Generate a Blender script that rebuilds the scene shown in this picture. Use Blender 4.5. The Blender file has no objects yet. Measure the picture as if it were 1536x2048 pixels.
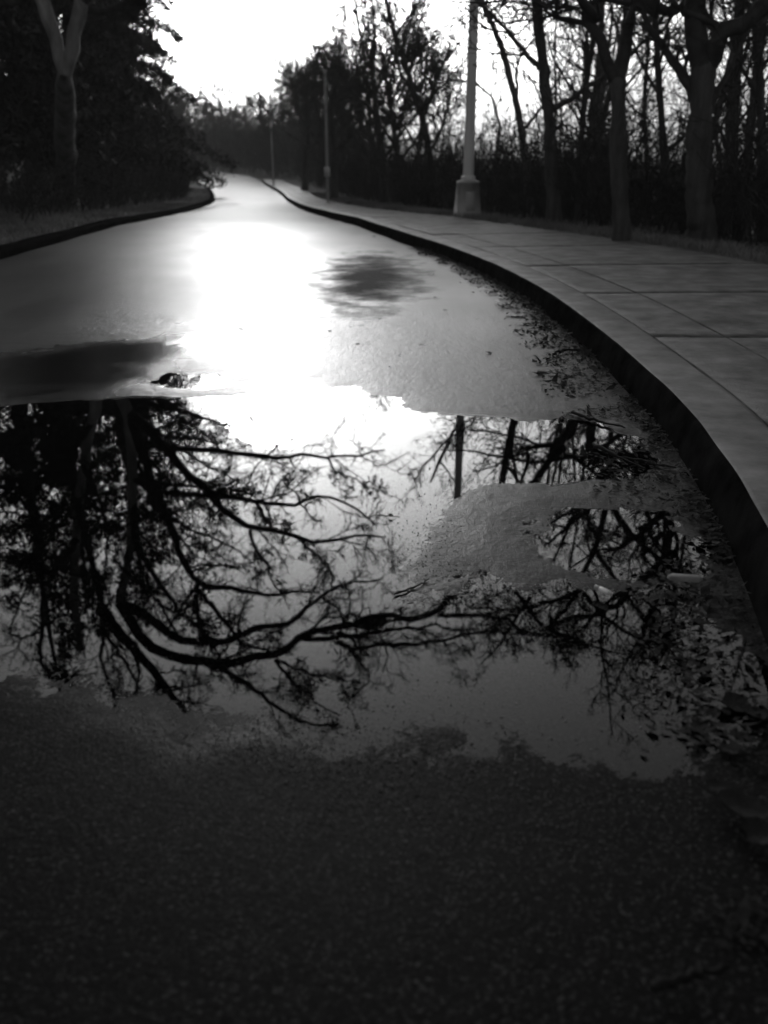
import bpy, math, random
import numpy as np
from mathutils import Vector

S = bpy.context.scene
COL = S.collection
R = math.radians

# ------------------------------------------------------------------ camera
EYE = 0.80
FPX = 1738.0                                   # focal length in pixels of the 1536 x 2048 photograph
PITCH = math.atan((1024 - 330) / FPX)
cam_d = bpy.data.cameras.new('camera')
cam = bpy.data.objects.new('camera', cam_d)
COL.objects.link(cam)
cam.location = (0, 0, EYE)
cam.rotation_euler = (R(90) - PITCH, 0, 0)
cam_d.sensor_fit = 'VERTICAL'
cam_d.sensor_height = 36.0
cam_d.lens = FPX / 2048 * 36.0
cam_d.clip_start = 0.02
cam_d.clip_end = 3000
cam_d.dof.use_dof = True
cam_d.dof.focus_distance = 2.5
cam_d.dof.aperture_fstop = 3.2
S.camera = cam

# ------------------------------------------------------------------ light
SUN_EL, SUN_AZ = R(12.5), R(-7.0)              # azimuth measured from +Y towards +X
w = bpy.data.worlds.new('World')
S.world = w
w.use_nodes = True
nt = w.node_tree
nt.nodes.clear()
sky = nt.nodes.new('ShaderNodeTexSky')
sky.sky_type = 'NISHITA'
sky.sun_disc = False
sky.sun_elevation = SUN_EL
sky.sun_rotation = SUN_AZ
sky.air_density = 1.0
sky.dust_density = 5.0
sky.ozone_density = 1.0
bw = nt.nodes.new('ShaderNodeRGBToBW')         # the photograph is black and white
bg = nt.nodes.new('ShaderNodeBackground')
bg.inputs['Strength'].default_value = 0.14
wo = nt.nodes.new('ShaderNodeOutputWorld')
nt.links.new(sky.outputs[0], bw.inputs[0])
nt.links.new(bw.outputs[0], bg.inputs[0])
nt.links.new(bg.outputs[0], wo.inputs[0])

sl = bpy.data.lights.new('sun', 'SUN')
sl.energy = 0.5
sl.angle = R(10)
so = bpy.data.objects.new('sun', sl)
COL.objects.link(so)
sd = Vector((math.sin(SUN_AZ) * math.cos(SUN_EL), math.cos(SUN_AZ) * math.cos(SUN_EL), math.sin(SUN_EL)))
so.rotation_euler = sd.to_track_quat('Z', 'Y').to_euler()

S.view_settings.view_transform = 'Standard'
S.view_settings.look = 'None'
S.view_settings.exposure = 0.18
S.view_settings.gamma = 1.0
S.cycles.max_bounces = 6
S.cycles.transparent_max_bounces = 12
S.cycles.sample_clamp_indirect = 4.0

# ------------------------------------------------------------------ helpers
rng = np.random.default_rng(11)
CP, SP = math.cos(PITCH), math.sin(PITCH)


def prof(y):                                    # the lane dips a little and then climbs
    return np.interp(y, [-50, 13, 20, 30, 45, 65, 90, 150, 400], [0, 0, -.15, -.3, -.1, .5, 1.0, 1.6, 3.0])


def ray(u, v):
    a, b = (u - 768) / FPX, (v - 1024) / FPX
    return np.array([a, CP - b * SP, -SP - b * CP])


def on_ground(u, v, dz=0.0):
    d = ray(u, v)
    ts = np.concatenate([np.linspace(.3, 12, 12000), np.linspace(12, 120, 12000)])
    z = EYE + ts * d[2] - prof(ts * d[1]) - dz
    t = ts[np.argmax(z < 0)]
    return np.array([d[0] * t, d[1] * t, prof(d[1] * t) + dz])


def at_depth(u, v, Y):                          # point of the line of sight Y metres ahead
    d = ray(u, v)
    t = Y / d[1]
    return np.array([d[0] * t, Y, EYE + d[2] * t])


def mirrored(u, v, Y):                          # the real point whose image in the puddle is seen at u, v
    p = at_depth(u, v, Y)
    p[2] = -p[2]
    return p


def vnoise(x, y, s, seed):
    g = np.random.default_rng(seed).random((256, 256))
    fx, fy = x / s, y / s
    ix, iy = np.floor(fx).astype(int), np.floor(fy).astype(int)
    tx, ty = fx - ix, fy - iy
    tx, ty = tx * tx * (3 - 2 * tx), ty * ty * (3 - 2 * ty)
    a, b = g[ix & 255, iy & 255], g[(ix + 1) & 255, iy & 255]
    c, d = g[ix & 255, (iy + 1) & 255], g[(ix + 1) & 255, (iy + 1) & 255]
    return (a * (1 - tx) + b * tx) * (1 - ty) + (c * (1 - tx) + d * tx) * ty - .5


def norm(v):
    return v / np.maximum(np.linalg.norm(v, axis=-1, keepdims=True), 1e-9)


def mesh_np(name, verts, faces, smooth=False):
    verts = np.asarray(verts, np.float32)
    faces = np.asarray(faces, np.int32)
    m = bpy.data.meshes.new(name)
    nf, k = faces.shape
    m.vertices.add(len(verts))
    m.vertices.foreach_set('co', verts.ravel())
    m.loops.add(nf * k)
    m.loops.foreach_set('vertex_index', faces.ravel())
    m.polygons.add(nf)
    m.polygons.foreach_set('loop_start', np.arange(0, nf * k, k, dtype=np.int32))
    m.polygons.foreach_set('loop_total', np.full(nf, k, np.int32))
    if smooth:
        m.polygons.foreach_set('use_smooth', np.ones(nf, bool))
    m.update(calc_edges=True)
    return m


def link(name, me, mat, parent=None):
    o = bpy.data.objects.new(name, me)
    COL.objects.link(o)
    for mm in (mat if isinstance(mat, (list, tuple)) else [mat]):
        if mm and mm.name not in [x.name for x in me.materials if x]:
            me.materials.append(mm)
    if parent:
        o.parent = parent
    return o


def tag(o, label=None, cat=None, group=None, kind=None):
    if label: o['label'] = label
    if cat: o['category'] = cat
    if group: o['group'] = group
    if kind: o['kind'] = kind
    return o


def empty(name, loc, rz=0.0):
    o = bpy.data.objects.new(name, None)
    COL.objects.link(o)
    o.location = loc
    o.rotation_euler = (0, 0, rz)
    o.empty_display_size = .2
    return o


def copy_tree(o):
    c = o.copy()
    COL.objects.link(c)
    for ch in o.children:
        d = ch.copy()
        COL.objects.link(d)
        d.parent = c
    return c


class Tubes:
    def __init__(self):
        self.b = []

    def add(self, P, Rr, sides=4):
        self.b.append((np.asarray(P, float), np.asarray(Rr, float), sides))

    def line(self, pts, rad, sides=8):
        self.add(np.asarray(pts, float)[None], np.asarray(rad, float)[None], sides)

    def arrays(self, origin=(0, 0, 0)):
        V, F, off = [], [], 0
        for P, Rr, s in self.b:
            B, n, _ = P.shape
            T = norm(np.gradient(P, axis=1))
            mean = norm(P[:, -1] - P[:, 0])
            ref = np.where(np.abs(mean[:, 2:3]) > .8, np.array([[1., .2, 0]]), np.array([[.1, .1, 1.]]))[:, None, :]
            A = norm(np.cross(T, np.broadcast_to(ref, T.shape)))
            Bn = np.cross(T, A)
            th = np.arange(s) / s * 2 * np.pi
            ring = (A[:, :, None, :] * np.cos(th)[None, None, :, None] + Bn[:, :, None, :] * np.sin(th)[None, None, :, None])
            vv = P[:, :, None, :] + ring * Rr[:, :, None, None]
            idx = off + np.arange(B * n * s).reshape(B, n, s)
            a, b = idx[:, :-1], idx[:, 1:]
            F.append(np.stack([a, np.roll(a, -1, 2), np.roll(b, -1, 2), b], -1).reshape(-1, 4))
            V.append(vv.reshape(-1, 3))
            off += B * n * s
        return np.concatenate(V) - np.asarray(origin), np.concatenate(F)

    def build(self, name, mat, parent=None, origin=(0, 0, 0)):
        v, f = self.arrays(origin)
        return link(name, mesh_np(name, v, f, True), mat, parent)


def spawn(P, Rr, K, lr, ang, n, wob, up, t0=.2, t1=1.0, rr=.6, minr=.004, taper=.45, flat=0.0, bias=None):
    B, m, _ = P.shape
    L = np.linalg.norm(np.diff(P, axis=1), axis=2).sum(1)
    t = rng.uniform(t0, t1, (B, K))
    f = t * (m - 1) * .9999
    i = f.astype(int)
    w_ = (f - i)[..., None]
    bi = np.arange(B)[:, None]
    p = P[bi, i] * (1 - w_) + P[bi, i + 1] * w_
    tg = norm(P[bi, i + 1] - P[bi, i])
    r = Rr[bi, i]
    q = rng.normal(size=p.shape)
    q = norm(q - (q * tg).sum(-1, keepdims=True) * tg)
    a = rng.uniform(ang[0], ang[1], (B, K, 1))
    d = np.cos(a) * tg + np.sin(a) * q
    d[..., 2] *= (1 - flat)
    d = norm(d).reshape(-1, 3)
    ln = (L[:, None] * lr * rng.uniform(.45, 1.25, (B, K)) * (1.15 - .55 * t)).reshape(-1, 1)
    r0 = np.maximum(r * rr * rng.uniform(.7, 1.1, r.shape), minr).reshape(-1)
    out = np.zeros((B * K, n, 3))
    out[:, 0] = p.reshape(-1, 3)
    for j in range(1, n):
        d = d + rng.normal(size=d.shape) * wob
        d[:, 2] += up
        if bias is not None: d = d + bias
        d = norm(d)
        out[:, j] = out[:, j - 1] + d * ln / (n - 1)
    rad = r0[:, None] * np.linspace(1, taper, n)[None]
    return out, np.maximum(rad, minr * .8)


def resample(pts, n, jit=0.0):
    pts = np.asarray(pts, float)
    s = np.r_[0, np.cumsum(np.linalg.norm(np.diff(pts, axis=0), axis=1))]
    q = np.linspace(0, s[-1], n)
    o = np.stack([np.interp(q, s, pts[:, k]) for k in range(3)], 1)
    o[1:-1] += rng.normal(size=(n - 2, 3)) * jit
    return o


def rotate_quads(C, size, elong=2.0, droop=0.0):
    """small leaf faces (two triangles as one quad) at points C"""
    n = len(C)
    d = rng.normal(size=(n, 3))
    d[:, 2] -= droop
    d = norm(d)
    q = norm(np.cross(d, rng.normal(size=(n, 3))))
    s = size * rng.uniform(.6, 1.4, (n, 1))
    a, b = d * s * elong * .5, q * s * .5
    V = np.stack([C - a, C + b * .8, C + a, C - b * .8], 1).reshape(-1, 3)
    return V, np.arange(n * 4).reshape(n, 4)


# ------------------------------------------------------------------ materials
def grey(v):
    return (v, v, v, 1)


def principled(name, col=.2, rough=.6, spec=.5):
    m = bpy.data.materials.new(name)
    m.use_nodes = True
    b = m.node_tree.nodes['Principled BSDF']
    b.inputs['Base Color'].default_value = grey(col)
    b.inputs['Roughness'].default_value = rough
    b.inputs['Specular IOR Level'].default_value = spec
    return m, m.node_tree, b


def noise_col(nt_, b, lo, hi, scale, detail=6, coord='Object', rlo=None, rhi=None, bump=0.0, bscale=None, bdist=.01, stretch=None):
    N, L = nt_.nodes, nt_.links
    tc = N.new('ShaderNodeTexCoord')
    src = tc.outputs[coord]
    if stretch:
        mp = N.new('ShaderNodeMapping')
        mp.inputs['Scale'].default_value = stretch
        L.new(src, mp.inputs[0])
        src = mp.outputs[0]
    n1 = N.new('ShaderNodeTexNoise')
    n1.inputs['Scale'].default_value = scale
    n1.inputs['Detail'].default_value = detail + 4
    n1.inputs['Roughness'].default_value = .62
    L.new(src, n1.inputs[0])
    mr = N.new('ShaderNodeMapRange')
    mr.inputs[1].default_value = .3
    mr.inputs[2].default_value = .7
    mr.inputs[3].default_value = lo
    mr.inputs[4].default_value = hi
    L.new(n1.outputs[0], mr.inputs[0])
    L.new(mr.outputs[0], b.inputs['Base Color'])
    if rlo is not None:
        m2 = N.new('ShaderNodeMapRange')
        m2.inputs[1].default_value = .3
        m2.inputs[2].default_value = .7
        m2.inputs[3].default_value = rlo
        m2.inputs[4].default_value = rhi
        L.new(n1.outputs[0], m2.inputs[0])
        L.new(m2.outputs[0], b.inputs['Roughness'])
    if bump:
        n2 = N.new('ShaderNodeTexNoise')
        n2.inputs['Scale'].default_value = bscale or scale * 4
        n2.inputs['Detail'].default_value = 5
        L.new(src, n2.inputs[0])
        bp = N.new('ShaderNodeBump')
        bp.inputs['Strength'].default_value = bump
        bp.inputs['Distance'].default_value = bdist
        L.new(n2.outputs[0], bp.inputs['Height'])
        L.new(bp.outputs[0], b.inputs['Normal'])


def simple(name, lo, hi, scale, rough=.7, spec=.4, bump=.3, bscale=None, bdist=.01, stretch=None, rlo=None, rhi=None):
    m, t, b = principled(name, lo, rough, spec)
    noise_col(t, b, lo, hi, scale, bump=bump, bscale=bscale, bdist=bdist, stretch=stretch, rlo=rlo, rhi=rhi)
    return m


M_bark = simple('dark_bark', .035, .11, 9, .9, .15, 1.0, 45, .03, (1, 1, .18))
M_twig = simple('twig_bark', .025, .06, 8, .85, .2, .0)
M_pale = simple('pale_bark', .10, .32, 6, .85, .2, .8, 40, .02, (1, 1, .35))
M_paletwig = simple('grey_bark', .07, .16, 5, .8, .3, .4, 24, .015, (1, 1, .3))
M_needle = simple('evergreen_foliage', .012, .04, 3, .7, .25, 0)
M_brush = simple('bramble_stems', .02, .06, 2, .85, .2, 0)
M_floor = simple('leafy_soil', .02, .07, 1.7, .9, .2, .8, 18, .05)
M_grass = simple('winter_grass', .08, .26, .9, .8, .3, 0)
M_litter = simple('wet_leaf_litter', .005, .05, 30, .9, .08, .2, 60, .004)
M_leaf = simple('wet_dead_leaf', .006, .022, 20, .75, .12, .3, 90, .003)
M_stick = simple('wet_stick', .006, .02, 12, .8, .12, .4, 60, .003)
M_chip = simple('pale_wood_chip', .10, .22, 30, .7, .3, .3, 80, .002)
M_grit = simple('grit_stone', .01, .16, 400, .10, .8, 0)
M_paper = simple('cigarette_paper', .82, .9, 60, .6, .3, .1, 200, .0005)
M_filter = simple('cigarette_filter', .30, .42, 120, .7, .3, .1, 200, .0005)
M_steel = simple('galvanised_steel', .62, .8, 3, .5, .5, .15, 60, .002, (1, 1, .3))
M_cast = simple('cast_iron_shoe', .32, .45, 5, .6, .4, .3, 40, .004)
M_lens = principled('lamp_glass', .5, .25)[0]
M_conc = simple('sidewalk_concrete', .02, .24, 6, .6, .16, .8, 110, .006, rlo=.5, rhi=.72)
M_joint = simple('joint_dirt', .05, .17, 9, .95, .05, 0)
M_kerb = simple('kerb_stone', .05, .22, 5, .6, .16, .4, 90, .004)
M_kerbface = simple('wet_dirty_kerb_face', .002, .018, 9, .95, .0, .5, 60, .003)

# asphalt: aggregate colour, damp sheen, a drier patch beyond the puddle
M_asph, t_, b_ = principled('wet_asphalt', .03, .35, .5)
N, L = t_.nodes, t_.links
tc = N.new('ShaderNodeTexCoord')
vor = N.new('ShaderNodeTexVoronoi')
vor.inputs['Scale'].default_value = 300
L.new(tc.outputs['Object'], vor.inputs['Vector'])
stone = N.new('ShaderNodeMapRange')
stone.inputs[3].default_value = .003
stone.inputs[4].default_value = .05
vsep = N.new('ShaderNodeSeparateColor')
L.new(vor.outputs['Color'], vsep.inputs[0])
vpw = N.new('ShaderNodeMath'); vpw.operation = 'POWER'; vpw.inputs[1].default_value = 9.0
L.new(vsep.outputs[0], vpw.inputs[0])
L.new(vpw.outputs[0], stone.inputs[0])
big = N.new('ShaderNodeTexNoise')
big.inputs['Scale'].default_value = .9
big.inputs['Detail'].default_value = 6
stv = N.new('ShaderNodeMapping')
stv.inputs['Scale'].default_value = (1.0, .45, 1)
L.new(tc.outputs['Object'], stv.inputs[0])
L.new(stv.outputs[0], big.inputs[0])
# dry patch: distorted ellipse at its place on the road
DRY = on_ground(745, 552)
off = N.new('ShaderNodeVectorMath'); off.operation = 'SUBTRACT'
off.inputs[1].default_value = (DRY[0], DRY[1], 0)
L.new(tc.outputs['Object'], off.inputs[0])
scl = N.new('ShaderNodeVectorMath'); scl.operation = 'MULTIPLY'
scl.inputs[1].default_value = (1 / .40, 1 / 1.9, 0)
L.new(off.outputs[0], scl.inputs[0])
ln_ = N.new('ShaderNodeVectorMath'); ln_.operation = 'LENGTH'
L.new(scl.outputs[0], ln_.inputs[0])
dn = N.new('ShaderNodeTexNoise')
dn.inputs['Scale'].default_value = 2.6
dn.inputs['Detail'].default_value = 8
dn.inputs['Roughness'].default_value = .65
sty = N.new('ShaderNodeMapping')
sty.inputs['Scale'].default_value = (1.3, 1.1, 1)
L.new(tc.outputs['Object'], sty.inputs[0])
L.new(sty.outputs[0], dn.inputs[0])
ad = N.new('ShaderNodeMath'); ad.operation = 'MULTIPLY_ADD'
ad.inputs[1].default_value = 2.1
L.new(dn.outputs[0], ad.inputs[0])
L.new(ln_.outputs['Value'], ad.inputs[2])
dry = N.new('ShaderNodeMapRange')
dry.inputs[1].default_value = 2.2
dry.inputs[2].default_value = 1.35
dry.inputs[3].default_value = 0
dry.inputs[4].default_value = 1
L.new(ad.outputs[0], dry.inputs[0])
ro = N.new('ShaderNodeMapRange')
ro.inputs[1].default_value = .3
ro.inputs[2].default_value = .7
ro.inputs[3].default_value = .27
ro.inputs[4].default_value = .42
L.new(big.outputs[0], ro.inputs[0])
sep = N.new('ShaderNodeSeparateXYZ')
L.new(tc.outputs['Object'], sep.inputs[0])
film = N.new('ShaderNodeMapRange')             # the near asphalt has drained: little water film on it
film.interpolation_type = 'SMOOTHSTEP'
film.inputs[1].default_value = 1.15
film.inputs[2].default_value = 2.1
L.new(sep.outputs[1], film.inputs[0])
rfilm = N.new('ShaderNodeMix')
gr = N.new('ShaderNodeTexNoise')               # coarse mottling of the wet aggregate
gr.inputs['Scale'].default_value = 110
gr.inputs['Detail'].default_value = 4
gr.inputs['Roughness'].default_value = .7
L.new(tc.outputs['Object'], gr.inputs[0])
L.new(film.outputs[0], rfilm.inputs[0])
rfilm.inputs[2].default_value = .58
L.new(ro.outputs[0], rfilm.inputs[3])
dmp = N.new('ShaderNodeAttribute'); dmp.attribute_name = 'damp'
rmix = N.new('ShaderNodeMix')
L.new(dry.outputs[0], rmix.inputs[0])
farz = N.new('ShaderNodeMapRange')             # towards the rise the lane has begun to dry
farz.interpolation_type = 'SMOOTHSTEP'
farz.inputs[1].default_value = 5
farz.inputs[2].default_value = 16.0
L.new(sep.outputs[1], farz.inputs[0])
rfar = N.new('ShaderNodeMix')
L.new(farz.outputs[0], rfar.inputs[0])
L.new(rfilm.outputs[0], rfar.inputs[2])
rfar.inputs[3].default_value = .5
L.new(rfar.outputs[0], rmix.inputs[2])
rmix.inputs[3].default_value = .85
rd_ = N.new('ShaderNodeMix')
L.new(dmp.outputs['Fac'], rd_.inputs[0])
L.new(rmix.outputs[0], rd_.inputs[2])
rd_.inputs[3].default_value = .12
L.new(rd_.outputs[0], b_.inputs['Roughness'])
smix = N.new('ShaderNodeMix')
L.new(dry.outputs[0], smix.inputs[0])
sfilm = N.new('ShaderNodeMix')
L.new(film.outputs[0], sfilm.inputs[0])
sfilm.inputs[2].default_value = .05
sfilm.inputs[3].default_value = .21
sfar = N.new('ShaderNodeMix')
L.new(farz.outputs[0], sfar.inputs[0])
L.new(sfilm.outputs[0], sfar.inputs[2])
sfar.inputs[3].default_value = .04
L.new(sfar.outputs[0], smix.inputs[2])
smix.inputs[3].default_value = .06
sd_ = N.new('ShaderNodeMix')
L.new(dmp.outputs['Fac'], sd_.inputs[0])
L.new(smix.outputs[0], sd_.inputs[2])
sd_.inputs[3].default_value = .16
L.new(sd_.outputs[0], b_.inputs['Specular IOR Level'])
L.new(stone.outputs[0], b_.inputs['Base Color'])
bn = N.new('ShaderNodeTexNoise')
bn.inputs['Scale'].default_value = 520
bn.inputs['Detail'].default_value = 3
L.new(tc.outputs['Object'], bn.inputs[0])
b1 = N.new('ShaderNodeBump')
b1.inputs['Strength'].default_value = .16
b1.inputs['Distance'].default_value = .004
L.new(vor.outputs['Distance'], b1.inputs['Height'])
b1.invert = True
b2 = N.new('ShaderNodeBump')
b2.inputs['Strength'].default_value = .10
b2.inputs['Distance'].default_value = .002
L.new(bn.outputs[0], b2.inputs['Height'])
b3 = N.new('ShaderNodeBump')
b3.inputs['Strength'].default_value = .35
b3.inputs['Distance'].default_value = .010
L.new(gr.outputs[0], b3.inputs['Height'])
L.new(b3.outputs[0], b1.inputs['Normal'])
L.new(b1.outputs[0], b2.inputs['Normal'])
for bb, st_ in ((b1, .16), (b2, .10), (b3, .22)):    # the water film levels the grain
    mm_ = N.new('ShaderNodeMapRange')
    mm_.inputs[3].default_value = st_
    mm_.inputs[4].default_value = st_ * .12
    L.new(dmp.outputs['Fac'], mm_.inputs[0])
    L.new(mm_.outputs[0], bb.inputs['Strength'])
L.new(b2.outputs[0], b_.inputs['Normal'])

# still water
M_water = bpy.data.materials.new('still_water')
M_water.use_nodes = True
N, L = M_water.node_tree.nodes, M_water.node_tree.links
N.clear()
fr = N.new('ShaderNodeFresnel'); fr.inputs[0].default_value = 1.33
tr = N.new('ShaderNodeBsdfTransparent'); tr.inputs[0].default_value = grey(.55)
gl = N.new('ShaderNodeBsdfGlossy'); gl.inputs['Roughness'].default_value = 0.0
gl.inputs[0].default_value = grey(1)
mx = N.new('ShaderNodeMixShader')
mo = N.new('ShaderNodeOutputMaterial')
L.new(fr.outputs[0], mx.inputs[0]); L.new(tr.outputs[0], mx.inputs[1]); L.new(gl.outputs[0], mx.inputs[2])
L.new(mx.outputs[0], mo.inputs[0])

# ------------------------------------------------------------------ the lane
YK = np.array([-12, -8, -4, 0, 1, 1.92, 2.51, 3.39, 4.3, 5.54, 6.69, 8.3, 10.3, 13.7, 18, 23.3, 30, 35.8, 42, 48])
XR = np.array([-3.6, -2.0, -.62, .33, .60, .80, .88, .925, .94, .905, .80, .55, .13, -.55, -1.33, -2.2, -3.15, -4.05, -5.2, -6.3])
YL = np.array([-12, -4, 0, 4, 8.2, 11.2, 15.2, 18, 22.5, 30, 36.7, 46, 48])
XL = np.array([-7.5, -4.6, -3.75, -3.45, -3.48, -3.66, -3.9, -4.1, -4.5, -5.5, -6.8, -9.1, -9.7])


def smooth_interp(q, x, y):
    q = np.asarray(q, float)
    m = np.gradient(y, x)
    i = np.clip(np.searchsorted(x, q) - 1, 0, len(x) - 2)
    h = x[i + 1] - x[i]
    t = np.clip((q - x[i]) / h, 0, 1)
    return ((2 * t**3 - 3 * t**2 + 1) * y[i] + (t**3 - 2 * t**2 + t) * h * m[i] + (-2 * t**3 + 3 * t**2) * y[i + 1] + (t**3 - t**2) * h * m[i + 1])


def xr(y): return smooth_interp(y, YK, XR)
def xl(y): return smooth_interp(y, YL, XL)


def sdf(x, y, poly):
    """signed distance to a polygon, positive inside"""
    poly = np.asarray(poly)
    d = np.full(x.shape, 1e9)
    ins = np.zeros(x.shape, bool)
    for k in range(len(poly)):
        ax, ay = poly[k]
        bx, by = poly[(k + 1) % len(poly)]
        ex, ey = bx - ax, by - ay
        t = np.clip(((x - ax) * ex + (y - ay) * ey) / (ex * ex + ey * ey), 0, 1)
        d = np.minimum(d, np.hypot(x - ax - t * ex, y - ay - t * ey))
        c = ((ay > y) != (by > y)) & (x < (bx - ax) * (y - ay) / (by - ay + 1e-12) + ax)
        ins ^= c
    return np.where(ins, d, -d)


MAIN = [(-400, 900), (-200, 830), (0, 815), (150, 800), (300, 793), (480, 795), (530, 775), (570, 748), (640, 765), (740, 787), (840, 822),
        (960, 838), (1100, 842), (1190, 850), (1260, 875), (1300, 925), (1250, 960), (1180, 955), (1100, 968), (1000, 958), (930, 965),
        (880, 1000), (840, 1060), (800, 1110), (790, 1150), (840, 1190), (900, 1175), (960, 1165), (1040, 1175), (1140, 1165), (1260, 1180), (1380, 1200),
        (1450, 1300), (1400, 1400), (1250, 1460), (1050, 1430), (850, 1400), (620, 1420), (420, 1440), (250, 1400), (60, 1350), (-150, 1300), (-400, 1250)]
POCK = [(1090, 1050), (1130, 1025), (1240, 1022), (1340, 1045), (1400, 1100), (1390, 1150), (1280, 1150), (1170, 1140), (1110, 1110)]
POOL = [(300, 765), (340, 748), (420, 752), (480, 768), (420, 776), (330, 774)]
POOL3 = [(-500, 800), (-900, 760), (-400, 720), (-100, 698), (40, 700), (120, 682), (180, 688), (235, 668), (285, 678), (330, 662), (385, 668), (430, 656), (455, 676), (430, 704), (400, 720), (380, 745), (360, 765), (300, 785), (200, 805), (60, 815), (-100, 830)]
POOL2 = [(370, 688), (410, 678), (470, 672), (520, 684), (450, 694)]
# rows and columns of the road sheet
rows = [-8.0]
while rows[-1] < .45: rows.append(rows[-1] + .25)
rows = [r for r in rows if r < .45] + [.5]
while rows[-1] < 5.0: rows.append(rows[-1] + max(.0042, .0042 * rows[-1]))
while rows[-1] < 48: rows.append(rows[-1] + .02 * rows[-1])
rows = np.array(rows[:-1] + [48.0])
u_ = np.concatenate([np.linspace(0, .42, 60, endpoint=False), np.linspace(.42, 1, 520)])
X = xl(rows)[:, None] * (1 - u_) + xr(rows)[:, None] * u_
Y = np.repeat(rows[:, None], len(u_), 1)
Z = prof(Y)
near = (Y > .45) & (Y < 5.2)
sx, sy = X[near], Y[near]
wob = vnoise(sx, sy, .10, 3) * .07 + vnoise(sx, sy, .035, 4) * .035
d = np.full(sx.shape, -9.)
for pl in (MAIN, POCK, POOL, POOL2):
    d = np.maximum(d, sdf(sx + wob, sy + wob * .8, [on_ground(*p)[:2] for p in pl]))
d3 = vnoise(sx, sy * 1.6, .33, 14) * .30 + vnoise(sx, sy, .09, 15) * .12 + sdf(sx + wob * 3, sy + wob * 3, [on_ground(*p)[:2] for p in POOL3])
kk = np.interp(sy, [.9, 1.25, 1.6, 2.0, 2.5, 4], [.006, .009, .018, .035, .06, .08])
calm = 1 - .85 * np.clip((d3 + .1) / .3, 0, 1)
macro = -np.where(d > 0, np.minimum(d * kk, .016), np.maximum(d * kk * np.interp(sy, [1.2, 1.7, 2.6, 3], [1.1, 1.0, .9, .5]), -.0042))
leftp = np.clip((-.4 - sx) * 2, 0, 1) * np.clip((sy - 2.8) * 3, 0, 1)
macro += vnoise(sx, sy, .3, 7) * .0018 * calm + leftp * vnoise(sx, sy, .4, 12) * .002 + (vnoise(sx, sy, .05, 8) * .0010 + vnoise(sx, sy, .022, 10) * .0007) * np.interp(sy, [.8, 1.05, 1.5], [.3, .5, 1]) * calm
macro += vnoise(sx, sy, .011, 9) * .0006 * np.interp(sy, [.8, 1.0, 1.3], [.15, .3, 1]) * calm + rng.normal(size=sx.shape) * .0002 * calm * np.interp(sy, [.9, 1.3], [.25, 1])
Z[near] = macro - .0004
fade = np.interp(Y, [.3, .6, 5.0, 5.6], [0, 1, 1, 0])
Z[~near] += .005 + vnoise(X[~near], Y[~near], .6, 21) * .01
damp = np.zeros_like(X)                         # soaked rim round the standing water
rim = np.interp(sy, [.9, 1.4, 2.0, 3.0], [.17, .15, .07, .05])
damp[near] = np.maximum(np.clip((d + rim) / rim, 0, 1)**2.6, .85 * np.clip((d3 + .12) / .40, 0, 1))
nr, nc = X.shape
ii = np.arange(nr * nc).reshape(nr, nc)
V = np.stack([X, Y, Z], -1).reshape(-1, 3)
F = np.stack([ii[:-1, :-1], ii[:-1, 1:], ii[1:, 1:], ii[1:, :-1]], -1).reshape(-1, 4)
# the far bend
RB = np.array([(-6.3, 48), (-8, 55), (-11.5, 61.5), (-17, 66), (-31, 70)])
LB = np.array([(-9.7, 48), (-11.9, 54), (-14.5, 57.8), (-18.5, 61), (-31, 64.5)])
fb = []
for k in range(len(RB)):
    for s in np.linspace(0, 1, 8):
        q = LB[k] * (1 - s) + RB[k] * s
        fb.append((q[0], q[1], prof(q[1]) + .012))
fi = np.arange(len(fb)).reshape(len(RB), 8) + len(V)
V = np.concatenate([V, fb])
F = np.concatenate([F, np.stack([fi[:-1, :-1], fi[:-1, 1:], fi[1:, 1:], fi[1:, :-1]], -1).reshape(-1, 4)])
rd = link('road', mesh_np('road', V, F, True), M_asph)
at_ = rd.data.attributes.new('damp', 'FLOAT', 'POINT')
at_.data.foreach_set('value', np.r_[damp.ravel(), np.zeros(len(fb))].astype(np.float32))
tag(rd, kind='structure')

# the water: one level sheet lying in the hollows of the asphalt
wy = np.linspace(.8, 4.9, 40)
wv = [(x, y, 0.0) for y in wy for x in np.linspace(max(-3.2, -3.2), 1, 20)]
wv = [(min(x, float(xr(y)) - .01), y, z) for x, y, z in wv]
wi = np.arange(800).reshape(40, 20)
tag(link('puddle_water', mesh_np('puddle_water', wv, np.stack([wi[:-1, :-1], wi[:-1, 1:], wi[1:, 1:], wi[1:, :-1]], -1).reshape(-1, 4)), M_water), kind='structure')

# ------------------------------------------------------------------ kerbs, sidewalk, ground
def path(fx, ys, off=0.0):
    x = fx(ys)
    p = np.stack([x, ys], 1)
    tg = norm(np.gradient(p, axis=0))
    n = np.stack([tg[:, 1], -tg[:, 0]], 1)      # to the right of travel
    o = np.broadcast_to(np.asarray(off, float), ys.shape)
    return p + n * o[:, None]


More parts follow.
